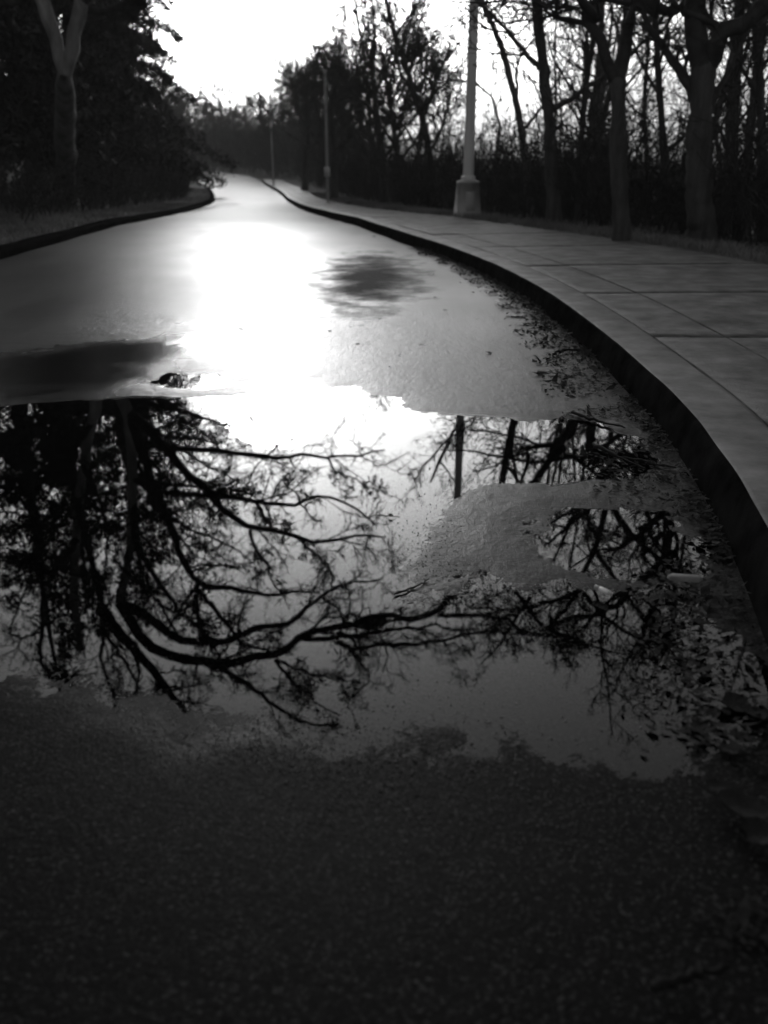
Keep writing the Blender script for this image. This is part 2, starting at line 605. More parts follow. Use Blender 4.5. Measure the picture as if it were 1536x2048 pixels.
def sweep(fx, ys, profile, side=1.0, jit=0.0, seed=1):
    """profile: list of (offset from the road edge, height)"""
    g = []
    for k, (o, h) in enumerate(profile):
        p = path(fx, ys, side * o + (np.random.default_rng(seed).random(200)[(np.floor(ys / 1.83).astype(int)) % 200] - .5) * .010 * (h > 0) * (o < .19) + vnoise(ys, ys * 0 + k * .3, .22, seed) * jit + vnoise(ys, ys * 0 + k, 1.1, seed + 1) * jit * 1.5)
        g.append(np.stack([p[:, 0], p[:, 1], prof(ys) + h + vnoise(ys, ys * 0 + k * .5, .35, seed + 2) * jit * .5], 1))
    g = np.stack(g, 1)
    n, m = g.shape[:2]
    idx = np.arange(n * m).reshape(n, m)
    f = np.stack([idx[:-1, :-1], idx[1:, :-1], idx[1:, 1:], idx[:-1, 1:]], -1).reshape(-1, 4)
    if side < 0: f = f[:, ::-1]
    return g.reshape(-1, 3), f, m


ys = np.concatenate([np.arange(-8, .5, .2), np.arange(.5, 9, .04), np.arange(9, 48.1, .25)])
KH = .118
kp = [(-.006, -.06), (0, .03), (.010, .076), (.016, .100), (.024, .110), (.032, .115), (.042, KH), (.20, KH), (.216, KH - .002), (.216, -.05)]
v, f, m_ = sweep(xr, ys, kp, 1.0, .005, 5)
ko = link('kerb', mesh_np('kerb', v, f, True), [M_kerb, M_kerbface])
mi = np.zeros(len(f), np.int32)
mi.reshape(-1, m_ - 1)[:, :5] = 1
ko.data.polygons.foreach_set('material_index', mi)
tag(ko, kind='structure')
v, f, m_ = sweep(xl, ys, [(-.004, -.06), (.01, .05), (.03, .085), (.16, .09), (.17, -.05)], -1.0, .02, 15)
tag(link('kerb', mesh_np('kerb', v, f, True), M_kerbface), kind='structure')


def sw_width(y): return np.interp(y, [-12, 8, 11, 13, 16, 25, 48], [2.15, 2.1, 1.75, 1.5, 1.25, 1.1, 1.0])


# slabs with open joints
cuts = [-8, -6.4, -4.9, -3.4, -1.9, -.4, 1.0, 2.36, 3.72, 5.06, 6.5, 8.0, 9.5, 11.1, 12.8, 14.5, 16.3, 18.3, 20.5, 23, 26, 29, 32.5, 36, 40, 44, 48]
V, F, o0, MI = [], [], 0, []
for k in range(len(cuts) - 1):
    for band in ((.219, .521), (.526, None)):
        yy = np.linspace(cuts[k] + .003, cuts[k + 1] - .003, 14)
        a = path(xr, yy, band[0])
        b = path(xr, yy, band[1] if band[1] else sw_width(yy))
        tilt = rng.normal() * .0012
        g = []
        for s, dz in ((0, -.05), (0, -.001), (.004, 0), (.25, 0), (.5, 0), (.75, 0), (.996, 0), (1, -.001), (1, -.05)):
            q = a * (1 - s) + b * s
            z = prof(yy) + KH + dz + tilt + vnoise(q[:, 0], q[:, 1], .8, 31) * .006
            g.append(np.stack([q[:, 0], q[:, 1], z], 1))
        g = np.stack(g, 1)
        # end walls
        g = np.concatenate([g[:1] - np.array([0, 0, .05]), g, g[-1:] - np.array([0, 0, .05])], 0)
        n, m = g.shape[:2]
        idx = np.arange(n * m).reshape(n, m) + o0
        F.append(np.stack([idx[:-1, :-1], idx[1:, :-1], idx[1:, 1:], idx[:-1, 1:]], -1).reshape(-1, 4)[:, ::-1])
        mk = np.zeros((n - 1, m - 1), np.int32); mk[0] = mk[-1] = 1; mk[:, :2] = 1; mk[:, -2:] = 1
        MI.append(mk.ravel())
        V.append(g.reshape(-1, 3))
        o0 += n * m
swo = link('sidewalk', mesh_np('sidewalk', np.concatenate(V), np.concatenate(F)), [M_conc, M_joint])
swo.data.polygons.foreach_set('material_index', np.concatenate(MI))
tag(swo, kind='structure')

# the ground: one sheet from the lane out to the horizon
gy = np.concatenate([np.linspace(-60, -9, 8), np.linspace(-8, 9, 60), np.linspace(9.5, 48, 70), np.linspace(50, 90, 21), [100, 115, 135, 160, 200, 260, 400, 700, 1200]])
lo = np.array([-600, -250, -120, -70, -45, -30, -22, -16, -12, -9, -7, -5.5, -4.4, -3.5, -2.8, -2.2, -1.7, -1.3, -.95, -.7, -.5, -.34, -.2, -.15, -.08, 0])
hi = np.array([0, .12, .2, .3, .5, .75, 1.0, 1.3, 1.7, 2.2, 2.8, 3.6, 4.6, 6, 8, 10.5, 14, 19, 26, 36, 55, 90, 160, 300, 650])
yc = np.clip(gy, -12, 48)
cl, cr = xl(yc), xr(yc)
sw = sw_width(yc)
hl = np.array([.085 if o < -.15 else -.08 for o in lo])
bank = np.interp(-lo, [0, .5, 1.5, 4, 10, 30, 600], [0, .02, .06, .35, 1.1, 2.5, 6.0])
drop = np.interp(hi, [0, 1.2, 3, 6, 12, 30, 100, 650], [0, 0, -.15, -.7, -1.6, -2.6, -3.2, -5])
GX = np.concatenate([cl[:, None] + lo, np.linspace(0, 1, 4)[None, 1:3] * (cr - cl)[:, None] + cl[:, None], (cr - .0)[:, None], (cr + sw - .06)[:, None] + hi], 1)
GY = np.repeat(gy[:, None], GX.shape[1], 1)
ZL = np.concatenate([hl + bank, [-.08, -.08, -.08], np.where(hi > .1, .118, -.06) + drop])
GZ = prof(GY) + ZL[None]
far = np.clip((GY - 49) / 3, 0, 1)
mid = np.zeros_like(GX, bool); mid[:, len(lo) - 3:len(lo) + 5] = True
GZ = np.where((GY > 48) , prof(GY) - .03 + np.where(mid, 0, 1) * .02 * far + np.clip((np.abs(GX + 12) - 12) * .02, 0, 2) * far * (GX < -12), GZ)
nn = vnoise(GX, GY, .9, 41) * .08 + vnoise(GX, GY, .25, 42) * .03
rough_zone = np.concatenate([(lo < -.3) * 1., [0, 0, 0], (hi > .2) * 1.])
GZ += nn * rough_zone[None] * (GY < 48)
n, m = GX.shape
idx = np.arange(n * m).reshape(n, m)
tag(link('ground', mesh_np('ground', np.stack([GX, GY, GZ], -1).reshape(-1, 3), np.stack([idx[:-1, :-1], idx[:-1, 1:], idx[1:, 1:], idx[1:, :-1]], -1).reshape(-1, 4), True), M_floor), kind='structure')


def gz(x, y):
    """height of the ground beside the lane"""
    yq = min(max(y, -12), 48)
    l, r = float(xl(yq)), float(xr(yq) + sw_width(yq)) - .06
    if x < l: return float(prof(y) + .085 + np.interp(l - x, [0, .5, 1.5, 4, 10, 30], [0, .02, .06, .35, 1.1, 2.5])) if y < 48 else float(prof(y))
    return float(prof(y) + .118 + np.interp(x - r, [0, 1.2, 3, 6, 12, 30], [0, 0, -.15, -.7, -1.6, -2.6])) if y < 48 else float(prof(y))


# ------------------------------------------------------------------ trees
def grow(tb, P, Rr, dens=1.0, wob=.22, up=.03, levels=4, minr=.0045, lr=(.55, .5, .45, .45), K=(7, 6, 6, 4), t0=.15, flat=0.0, sides=(5, 4, 3, 3), mult=1.0):
    for lv in range(levels):
        k = max(1, int(round(K[lv] * dens)))
        P, Rr = spawn(P, Rr, k, lr[lv], (.35, 1.15), (8, 7, 6, 5)[lv], wob * (1 + .12 * lv), up, t0=t0 if lv == 0 else .12, rr=(.55, .6, .65, .7)[lv], minr=minr, flat=flat)
        tb.add(P, Rr, sides[lv])


def knobbly(o, amp):
    """swellings and ridges on a trunk"""
    n = len(o.data.vertices)
    v = np.zeros(n * 3, np.float32); o.data.vertices.foreach_get('co', v)
    nm = np.zeros(n * 3, np.float32); o.data.vertices.foreach_get('normal', nm)
    v, nm = v.reshape(-1, 3), nm.reshape(-1, 3)
    a = vnoise(v[:, 0] * 1.7 + v[:, 1], v[:, 2] * .5, .07, 81) + vnoise(v[:, 0] - v[:, 1], v[:, 2], .18, 82) * 1.3
    o.data.vertices.foreach_set('co', (v + nm * (a * amp)[:, None]).ravel())
    o.data.update()
    return o


def bare_tree(name, label, trunk, r0, r1, limbs, cat='tree', mat=None, grp=None, dens=1.0, up=.05, levels=3, wob=.2, lr=(.55, .5, .45, .45), K=(7, 6, 6, 4), minr=.005, twigmat=None, t0=.15):
    """trunk: 3-D polyline; limbs: list of (polyline, r0, r1)"""
    base = np.array(trunk[0])
    root = empty(name, base)
    tag(root, label, cat, grp)
    tt = Tubes()
    n = max(8, len(trunk) * 8)
    T = resample(trunk, n, r0 * .05)
    rad = np.linspace(r0, r1, n)
    flare = 1 + .3 * np.exp(-np.linalg.norm(T - T[0], axis=1) / (r0 * 2.5))
    T = np.concatenate([T[:1] - np.array([0, 0, .15]), T])
    rad = np.concatenate([[rad[0] * flare[0] * 1.05], rad * flare])
    dv = norm(T[-1] - T[-2])
    T = np.concatenate([T, [T[-1] + dv * r1 * .5, T[-1] + dv * r1 * .9]])
    rad = np.r_[rad, r1 * .75, r1 * .15]
    tt.line(T, rad, 14)
    knobbly(tt.build('trunk', mat or M_bark, root, base), r0 * .16)
    cr_ = Tubes()
    for pl, a, b in limbs:
        q = resample(pl, 14, a * .25)
        rr_ = np.linspace(a, b, 14)
        cr_.line(q, rr_, 8)
        grow(cr_, q[None], rr_[None], dens, wob, up, levels, minr, lr, K, t0=t0)
    cr_.build('crown', twigmat or mat or M_twig, root, base)
    return root


def auto_limbs(top_poly, h, r, nl, spread, seed_up=.6, tmin=.35):
    """limbs leaving a trunk polyline"""
    T = resample(top_poly, 12)
    out = []
    for k in range(nl):
        t = tmin + (1 - tmin) * (k + rng.uniform(0, .8)) / nl
        i = min(int(t * 11), 10)
        p = T[i]
        a = k * 2.4 + rng.uniform(-.5, .5)
        dirn = np.array([math.cos(a), math.sin(a), seed_up + rng.uniform(-.1, .5)])
        dirn /= np.linalg.norm(dirn)
        ln = spread * (1.15 - .6 * t) * rng.uniform(.8, 1.2)
        pts = [p]
        for j in range(7):
            dirn = norm(dirn + rng.normal(size=3) * .16 + np.array([0, 0, .07]))
            pts.append(pts[-1] + dirn * ln / 7)
        out.append((pts, r * (1 - .5 * t), r * .12))
    return out


# --- the forked pale tree on the left whose limbs arch over the lane and show in the puddle
TY = 13.4
b0 = on_ground(130, 430); b0[2] = gz(b0[0], b0[1])
fork = at_depth(130, 150, TY)
def mir(seq, y0, y1):
    n = len(seq)
    return [mirrored(u, v, y0 + (y1 - y0) * k / max(1, n - 1)) for k, (u, v) in enumerate(seq)]
stemR = [fork, at_depth(148, 70, TY), at_depth(165, 0, TY)] + [mirrored(u, v, TY) for u, v in ((258, 830), (264, 910), (266, 1000), (262, 1080), (252, 1150), (238, 1205))]
stemL = [fork, at_depth(105, 70, TY), at_depth(85, 0, TY)] + [mirrored(u, v, TY + .3) for u, v in ((182, 850), (166, 930), (158, 1010), (150, 1100), (150, 1200), (160, 1300))]
hub = (238, 1205)
LIMBS = [
    ([(261, 868), (280, 884), (300, 890), (350, 895), (425, 900), (500, 908), (540, 914), (580, 914), (605, 906), (620, 912), (650, 917), (680, 910), (705, 915), (735, 907), (770, 900)], 12.6, .075, .016, .55),
    ([(265, 955), (290, 970), (315, 980), (350, 988), (415, 992), (470, 995), (525, 1007), (585, 1010), (645, 990), (700, 1010), (720, 1020), (752, 1050)], 11.5, .075, .016, .8),
    ([(258, 826), (278, 842), (300, 865), (350, 920), (400, 970), (435, 1005), (450, 1025), (500, 1055), (530, 1057), (590, 1070), (620, 1085), (675, 1080), (725, 1070), (770, 1075)], 12.0, .11, .018, 1.1),
    ([(259, 838), (284, 900), (310, 980), (335, 1040), (350, 1085), (375, 1140), (395, 1165), (435, 1175), (480, 1180), (520, 1188), (545, 1190), (600, 1180), (640, 1185)], 11.0, .11, .018, 1.0),
    ([(265, 1000), (270, 1070), (280, 1105), (295, 1130), (325, 1172), (350, 1215), (395, 1255), (415, 1280), (440, 1310)], 12.5, .08, .02, 1.0),
    ([hub, (270, 1218), (300, 1240), (330, 1262), (365, 1280), (410, 1284), (450, 1280), (485, 1270), (520, 1255), (575, 1250), (600, 1232), (615, 1215), (640, 1195), (665, 1175), (700, 1165), (735, 1165), (765, 1158)], 12.5, .12, .018, 1.0),
    ([hub, (262, 1245), (285, 1282), (310, 1300), (340, 1310), (370, 1318), (400, 1320), (430, 1326), (465, 1330), (500, 1312), (560, 1310), (585, 1290), (600, 1275), (665, 1255), (700, 1250), (750, 1232), (768, 1225), (818, 1240), (850, 1232), (878, 1228), (892, 1205), (903, 1185)], 12.2, .13, .04, .8),
    ([(878, 1228), (905, 1232), (928, 1230), (968, 1228), (1000, 1236), (1023, 1242), (1038, 1258), (1078, 1270), (1128, 1272), (1170, 1262)], 12.0, .055, .014, 1.3),
    ([(600, 1276), (640, 1278), (700, 1272), (768, 1262), (818, 1255), (870, 1250), (910, 1262), (960, 1258)], 11.5, .06, .014, 1.1),
    ([(700, 1300), (760, 1290), (803, 1288), (843, 1287), (888, 1280), (933, 1270), (988, 1262), (1028, 1266), (1080, 1275)], 11.6, .05, .012, 1.2),
    ([(200, 1215), (228, 1255), (260, 1290), (300, 1335), (340, 1385), (375, 1430), (410, 1465)], 11.5, .14, .05, .9),
    ([(340, 1310), (400, 1320), (450, 1345), (500, 1370), (540, 1405), (575, 1430), (615, 1445), (660, 1450)], 11.8, .085, .02, 1.0),
    ([(515, 1005), (522, 1022), (530, 1040), (550, 1057), (575, 1068)], 11.7, .04, .02, .7),
    ([(500, 1060), (504, 1080), (510, 1100), (535, 1130), (545, 1165), (560, 1185)], 11.8, .04, .014, .9),
    ([(395, 1165), (390, 1200), (395, 1230), (402, 1255), (415, 1280), (430, 1310)], 11.4, .06, .03, .8),
    ([(400, 1185), (430, 1220), (460, 1255), (485, 1290), (530, 1300), (560, 1312)], 11.2, .055, .02, .9),
    ([(590, 1070), (615, 1095), (650, 1125), (665, 1145), (660, 1175), (690, 1170)], 11.8, .035, .012, .9),
    ([(555, 1320), (590, 1335), (625, 1350), (665, 1355), (700, 1362)], 11.9, .035, .012, 1.0),
    ([(550, 1320), (565, 1340), (600, 1380), (640, 1410), (680, 1430)], 11.9, .04, .012, 1.0),
    ([(670, 1285), (700, 1300), (735, 1340), (740, 1360), (710, 1390), (695, 1405), (710, 1440)], 12.0, .03, .012, .8),
    ([(580, 914), (590, 938), (570, 975), (600, 985), (625, 995)], 12.8, .022, .01, .6),
    ([(655, 917), (665, 938), (705, 955), (740, 975), (768, 985)], 12.7, .022, .01, .9),
    ([(158, 1010), (180, 1110), (210, 1240), (200, 1320), (230, 1400)], 13.7, .09, .03, .9),
    ([(152, 1080), (90, 1170), (80, 1320), (150, 1420)], 13.8, .08, .03, .8),
    ([(264, 910), (290, 960), (330, 1030), (380, 1060), (440, 1080), (500, 1120)], 14.2, .06, .015, 1.0),
    ([(258, 832), (300, 850), (350, 890), (410, 930), (470, 960), (520, 985)], 13.8, .045, .01, 1.7),
    ([(262, 880), (310, 930), (360, 985), (420, 1020), (470, 1045)], 14.2, .045, .01, 1.6),
    ([(257, 820), (295, 818), (345, 830), (400, 860), (440, 900), (480, 920)], 14.6, .045, .01, 1.7),
    ([(265, 930), (305, 1000), (345, 1060), (390, 1110), (430, 1130)], 14.0, .045, .01, 1.5),
    ([(266, 1000), (272, 1050), (290, 1080), (350, 1120), (420, 1150)], 14.3, .04, .01, 1.4),
    ([(225, 1120), (280, 1170), (330, 1215), (390, 1240), (440, 1245)], 13.2, .045, .01, 1.3),
    ([(182, 850), (130, 930), (90, 1000), (50, 1040)], 13.6, .06, .012, 1.5),
    ([(160, 1000), (110, 1060), (60, 1150), (20, 1260)], 13.6, .06, .012, 1.5),
    ([(166, 930), (200, 1000), (215, 1080), (205, 1180)], 13.6, .05, .012, 1.4),
    ([(200, 1250), (260, 1340), (290, 1400), (340, 1440)], 13.2, .045, .01, 1.3),
    ([(256, 812), (290, 806), (330, 815), (390, 830), (450, 850), (500, 860)], 14.5, .07, .012, 1.3),
    ([(258, 836), (290, 850), (330, 870), (400, 880), (460, 890)], 15, .06, .012, 1.2),
]
root = empty('forked_tree', b0)
tag(root, 'pale tree forking in two on the left verge, its limbs arching over the road', 'tree')
tt = Tubes()
T = resample([b0, (b0 + fork) / 2 + np.array([.03, 0, 0]), fork + np.array([0, 0, .12])], 20, .012)
rad = np.linspace(.18, .15, 20); rad[-4:] *= [.97, .85, .62, .2]
rad *= 1 + .8 * np.exp(-np.linalg.norm(T - T[0], axis=1) / .35)
T = np.concatenate([T[:1] - np.array([0, 0, .2]), T])
tt.line(T, np.r_[rad[0] * 1.05, rad], 14)
for st, a in ((stemR, .095), (stemL, .09)):
    tt.line(resample(st, 26, .012), np.linspace(a, a * .8, 26), 10)
knobbly(tt.build('trunk', M_pale, root, b0), .016)
cw = Tubes()
leafpts = []
for px, y1, a, b, dn_ in LIMBS:
    pl = mir(px, TY if a > .06 else (TY * .4 + y1 * .6), y1)
    q = resample(pl, 22, .012)
    rr_ = np.linspace(a, b, 22) * .78
    cw.line(q, rr_, 7)
    P1, R1 = spawn(q[None], rr_[None], int(15 * dn_), .27, (.4, 1.25), 8, .26, .01, t0=.12, rr=.45, minr=.006)
    cw.add(P1, R1, 4)
    P2, R2 = spawn(P1, R1, 9, .55, (.35, 1.1), 7, .28, .0, rr=.6, minr=.0052)
    cw.add(P2, R2, 3)
    P3, R3 = spawn(P2, R2, 9, .55, (.35, 1.1), 5, .3, .0, rr=.65, minr=.0038)
    cw.add(P3, R3, 3)
    leafpts.append(P3[rng.random(len(P3)) < .03][:, -1])
cv, cf = cw.arrays(b0)
lv, lf = rotate_quads(np.concatenate(leafpts) - b0, .035, 1.3)
link('crown', mesh_np('crown', np.concatenate([cv, lv]), np.concatenate([cf, lf + len(cv)]), True), M_twig, root)

# --- right hand trees seen directly
def vis(seq, Y0, Y1=None):
    n = len(seq)
    Y1 = Y0 if Y1 is None else Y1
    return [at_depth(u, v, Y0 + (Y1 - Y0) * k / max(1, n - 1)) for k, (u, v) in enumerate(seq)]
def based(seq, Y0):
    p = vis(seq, Y0)
    p[0][2] = gz(p[0][0], p[0][1])
    return p
Y1_ = 8.9
tr1 = based([(1243, 485), (1240, 400), (1238, 300), (1236, 165)], Y1_)
bare_tree('bare_tree', 'dark bare tree forking low into two stems, first big trunk right of the lamp post', tr1, .078, .072, [
    (vis([(1236, 170), (1205, 90), (1160, 0)], Y1_) + mir([(1140, 885), (1095, 930), (1050, 985), (1000, 1050), (980, 1120)], Y1_, 8.2), .058, .016),
    (vis([(1236, 170), (1250, 80), (1262, 0)], Y1_) + mir([(1225, 900), (1215, 1000), (1190, 1100), (1150, 1190), (1100, 1250)], Y1_, 7.9), .06, .016),
    (vis([(1262, 0)], Y1_) + mir([(1262, 900), (1290, 1000), (1310, 1080), (1350, 1150)], Y1_, 9.5), .05, .014),
    (mir([(1225, 960), (1160, 1010), (1130, 1060), (1090, 1090)], 8.8, 8.0), .035, .01),
    (mir([(1215, 1000), (1270, 1080), (1340, 1130), (1400, 1200)], 8.7, 8.0), .04, .01),
    (mir([(1175, 1140), (1205, 1225), (1200, 1300), (1215, 1360), (1225, 1470)], 8.3, 7.4), .022, .006),
    (mir([(1190, 1100), (1260, 1200), (1310, 1270), (1370, 1330)], 8.6, 7.8), .03, .008),
    (mir([(1060, 1195), (1030, 1240), (1000, 1290), (960, 1330)], 8.1, 7.6), .02, .006),
    (mir([(1100, 1230), (1120, 1300), (1150, 1345)], 8.1, 7.8), .02, .006),
    (mir([(1160, 1180), (1210, 1235), (1260, 1270), (1310, 1285), (1385, 1300)], 8.3, 7.8), .026, .008),
    (mir([(1030, 1180), (1080, 1250), (1180, 1290), (1260, 1312)], 8.0, 7.6), .024, .007),
    (mir([(1225, 900), (1150, 915), (1060, 925), (960, 905), (880, 900)], 9.0, 9.6), .028, .007),
    (mir([(1215, 960), (1120, 900), (1020, 870), (940, 860)], 9.2, 10.0), .026, .007),
    (mir([(1150, 1190), (1080, 1210), (1010, 1220), (940, 1215)], 8.0, 7.4), .025, .007),
], dens=1.0, levels=3, K=(9, 7, 6, 3), up=.02, wob=.26, lr=(.4, .55, .55, .4), minr=.0032)
Y2_ = 8.5
tr2 = based([(1402, 500), (1398, 400), (1398, 280), (1406, 135)], Y2_)
bare_tree('bare_tree', 'thickest dark trunk at the right edge with a heavy limb bending out to the right', tr2, .115, .10, [
    (vis([(1406, 140), (1450, 62), (1536, 8), (1640, -30), (1760, -120)], Y2_, 8.0), .09, .03),
    (vis([(1406, 140), (1398, 60), (1400, -80)], Y2_) + mir([(1355, 1000), (1320, 1130), (1300, 1250)], Y2_, 8.4), .10, .03),
    (vis([(1400, 215), (1345, 120), (1300, 55), (1270, -30)], Y2_, 8.9), .05, .014),
    (vis([(1398, 260), (1440, 170), (1470, 120), (1500, 60)], Y2_, 9.2), .04, .012),
    (mir([(1310, 1180), (1285, 1270), (1240, 1345), (1225, 1390)], 8.3, 7.6), .026, .007),
    (mir([(1340, 1100), (1355, 1200), (1340, 1280), (1300, 1365)], 8.3, 7.7), .028, .007),
    (mir([(1320, 1150), (1230, 1190), (1160, 1260), (1110, 1310)], 8.2, 7.6), .026, .007),
    (mir([(1355, 1000), (1290, 1060), (1230, 1100), (1180, 1100)], 8.5, 7.8), .045, .01),
    (mir([(1320, 1130), (1250, 1200), (1190, 1230), (1130, 1240), (1080, 1262)], 8.4, 7.5), .05, .01),
], dens=1.0, levels=3, K=(7, 7, 6, 3), up=.02, wob=.25, lr=(.4, .55, .55, .4), minr=.0032)
others = [
    ([(1108, 455), (1104, 330), (1096, 220), (1084, 110), (1072, 0), (1066, -120), (1060, -300), (1050, -480)], 11.5, .085, 'dark tree leaning left, nearest trunk to the right of the lamp post', M_bark, 7, 2.2, 1.0),
    ([(1058, 450), (1052, 320), (1032, 200), (1002, 90), (962, 0), (925, -90), (885, -220)], 14.0, .065, 'pale slender tree curving away to the left just right of the lamp post', M_paletwig, 6, 1.8, 1.0),
    ([(1152, 465), (1158, 320), (1172, 180), (1186, 80), (1194, -60), (1190, -250)], 12.0, .05, 'thin straight tree between the left leaning trunk and the forked trunk', M_bark, 6, 1.5, 1.0),
    ([(1338, 495), (1330, 330), (1318, 160), (1308, 0), (1300, -180)], 10.5, .055, 'thin dark tree between the forked trunk and the thickest trunk', M_bark, 6, 1.5, 1.0),
    ([(1472, 500), (1468, 330), (1474, 160), (1484, 0), (1490, -180)], 9.8, .05, 'thin dark tree just right of the thickest trunk', M_bark, 6, 1.4, 1.0),
    ([(1524, 505), (1526, 330), (1520, 160), (1510, 0), (1500, -160)], 9.4, .06, 'dark trunk cut by the right edge of the photo', M_bark, 6, 1.5, 1.0),
    ([(1290, 480), (1296, 350), (1288, 220), (1296, 90), (1306, -60)], 14.0, .05, 'thin wavy tree close behind the low forking trunk', M_bark, 6, 1.6, 1.0),
    ([(1195, 460), (1192, 330), (1204, 190), (1222, 60), (1230, -80)], 16.0, .05, 'slim tree standing just left of the low forking trunk', M_bark, 6, 1.7, 1.0),
    ([(985, 440), (990, 340), (1000, 250), (985, 195), (950, 165), (905, 160)], 17.0, .04, 'pale slender sapling arching over to the left behind the lamp post', M_paletwig, 5, 1.0, .7),
    ([(868, 428), (862, 330), (846, 240), (818, 150), (790, 70), (770, -10)], 20.0, .10, 'dark bushy bare tree left of the lamp post, leaning towards the road', M_bark, 10, 2.2, 1.1),
    ([(800, 424), (798, 330), (785, 240), (772, 160), (760, 90)], 24.0, .10, 'broad dark bare tree between the lamp post and the second pole', M_bark, 11, 2.3, 1.1),
    ([(735, 420), (732, 330), (722, 240), (716, 170), (712, 110)], 28.0, .11, 'rounded dark bare tree next right of the second pole', M_bark, 11, 2.4, 1.2),
    ([(690, 412), (688, 320), (684, 250), (678, 190), (672, 150)], 33.0, .12, 'dark bare tree standing close behind the second pole', M_bark, 11, 2.4, 1.2),
    ([(668, 408), (668, 300), (662, 220), (668, 160), (672, 120)], 26.0, .11, 'twiggy dark bare tree just right of the second pole, lower than its neighbour', M_bark, 12, 2.3, 1.2),
    ([(770, 420), (766, 320), (752, 220), (744, 140), (750, 70)], 22.0, .11, 'tall dense bare tree whose rounded crown edges the bright sky gap', M_bark, 13, 2.2, 1.2),
    ([(832, 428), (836, 320), (846, 240), (872, 160), (900, 100)], 21.0, .08, 'dark bare tree bending right towards the lamp post', M_bark, 9, 1.6, 1.2),
    ([(610, 392), (612, 320), (616, 260), (612, 200), (606, 150)], 36.0, .12, 'dense twiggy tree standing left of the second pole', M_bark, 12, 2.8, 1.5),
    ([(640, 400), (640, 320), (636, 260), (634, 200), (630, 168)], 40.0, .12, 'bare tree between the second pole and the farthest pole', M_bark, 11, 2.6, 1.4),
]
for px, Y0, r, lab, mt, nl, spr, dn_ in others:
    tr_ = based(px, Y0)
    h = tr_[-1][2] - tr_[0][2]
    bare_tree('bare_tree', lab, tr_, r, r * .35, auto_limbs(tr_, h, r * .5, nl, spr, .75, .3), mat=mt, dens=dn_, levels=3, K=(8, 6, 5, 3), up=.05, wob=.2, lr=(.6, .6, .55, .4), minr=.0035 if Y0 < 18 else .0045)

# --- slim trees farther back in the wood, copies of three
protos = []
for k in range(3):
    h = 6.5 + k
    tp = [np.array([0, 0, 0.])]
    dd = np.array([rng.normal() * .06, rng.normal() * .06, 1])
    for j in range(8):
        dd = norm(dd + rng.normal(size=3) * .06 + np.array([0, 0, .05]))
        tp.append(tp[-1] + dd * h / 8)
    protos.append(bare_tree('slim_bare_tree', 'slim bare tree standing back in the dark wood right of the road', tp, .055 + .015 * k, .015, auto_limbs(tp, h, .03, 11, 1.9, .9, .22), grp='slim bare trees in the wood', dens=1.0, levels=2, K=(6, 5, 4, 3), minr=.006, up=.06))
spots = []
g2 = np.random.default_rng(77)
while len(spots) < 26:
    y = g2.uniform(11, 34)
    x = float(xr(y) + sw_width(y)) + g2.uniform(1.6, 3 + y * .32)
    if x / y > .55 or .02 < x / y < .165: continue
    if all((x - a)**2 + (y - b)**2 > .8 for a, b in spots): spots.append((x, y))
for k, (x, y) in enumerate(spots):
    o = protos[k] if k < 3 else copy_tree(protos[k % 3])
    o.location = (x, y, gz(x, y))
    o.rotation_euler = (g2.normal() * .05, g2.normal() * .05, g2.uniform(0, 6.28))
    s = g2.uniform(.75, 1.15)
    o.scale = (s, s, s)
# --- far trees closing the bend
fprot = []
for k in range(2):
    h = 6.5 + k
    tp = [np.array([0, 0, 0.])]
    dd = np.array([0, 0, 1.])
    for j in range(8):
        dd = norm(dd + rng.normal(size=3) * .07 + np.array([0, 0, .06]))
        tp.append(tp[-1] + dd * h / 8)
    fprot.append(bare_tree('far_bare_tree', 'hazy bare tree far away where the road bends out of sight', tp, .14, .03, auto_limbs(tp, h, .08, 15, 2.7, .8, .12), grp='far bare trees at the bend', dens=1.1, levels=3, K=(7, 6, 4, 3), minr=.016, up=.05))
fs = []
while len(fs) < 38:
    y = g2.uniform(50, 105)
    px = g2.uniform(330, 700)
    x = (px - 768) / 1738 * y * .93
    if y < 75 and (y - 74) < (x + 8.5) * -0.0 and x < -2.5 and y < 73: continue
    fs.append((x, y))
for k, (x, y) in enumerate(fs):
    o = fprot[k] if k < 2 else copy_tree(fprot[k % 2])
    o.location = (x, y, float(prof(y)) - .05)
    o.rotation_euler = (0, 0, g2.uniform(0, 6.28))
    s = g2.uniform(.65, .95)
    o.scale = (s, s, s)


# --- evergreens on the left
def evergreen(label, x, y, h, rad_, seed, grp=None):
    g = np.random.default_rng(seed)
    base = np.array([x, y, gz(x, y)])
    root = empty('evergreen_tree', base)
    tag(root, label, 'evergreen', grp)
    tb = Tubes()
    zz = np.linspace(-.2, h * .97, 14)
    T = np.stack([np.cumsum(g.normal(size=14) * .03), np.cumsum(g.normal(size=14) * .03), zz], 1)
    tb.line(T, np.linspace(.02 * h, .02, 14), 9)
    tb.build('trunk', M_bark, root)
    C = []
    nb = int(34 * h / 3)
    for k in range(nb):
        t = (k + g.random()) / nb
        z = h * (.06 + .93 * t)
        ln = rad_ * (1 - t)**.75 * g.uniform(.55, 1.2) + .15
        a = g.uniform(0, 6.283)
        n = int((60 + 90 * ln) * np.interp(z, [4.5, 8], [1, .24]))
        s = g.random(n)**.7
        side = g.normal(size=n) * .13 * (1.25 - s) * ln
        px = math.cos(a) * s * ln - math.sin(a) * side
        py = math.sin(a) * s * ln + math.cos(a) * side
        pz = z + s * ln * (.18 - .42 * s) + g.normal(size=n) * .09
        C.append(np.stack([px, py, pz], 1))
    C = np.concatenate(C)
    C = np.concatenate([C, C + g.normal(size=C.shape) * .07])
    v, f = rotate_quads(C, .05, 4.0, .3)
    link('crown', mesh_np('crown', v, f), M_needle, root)
    return root


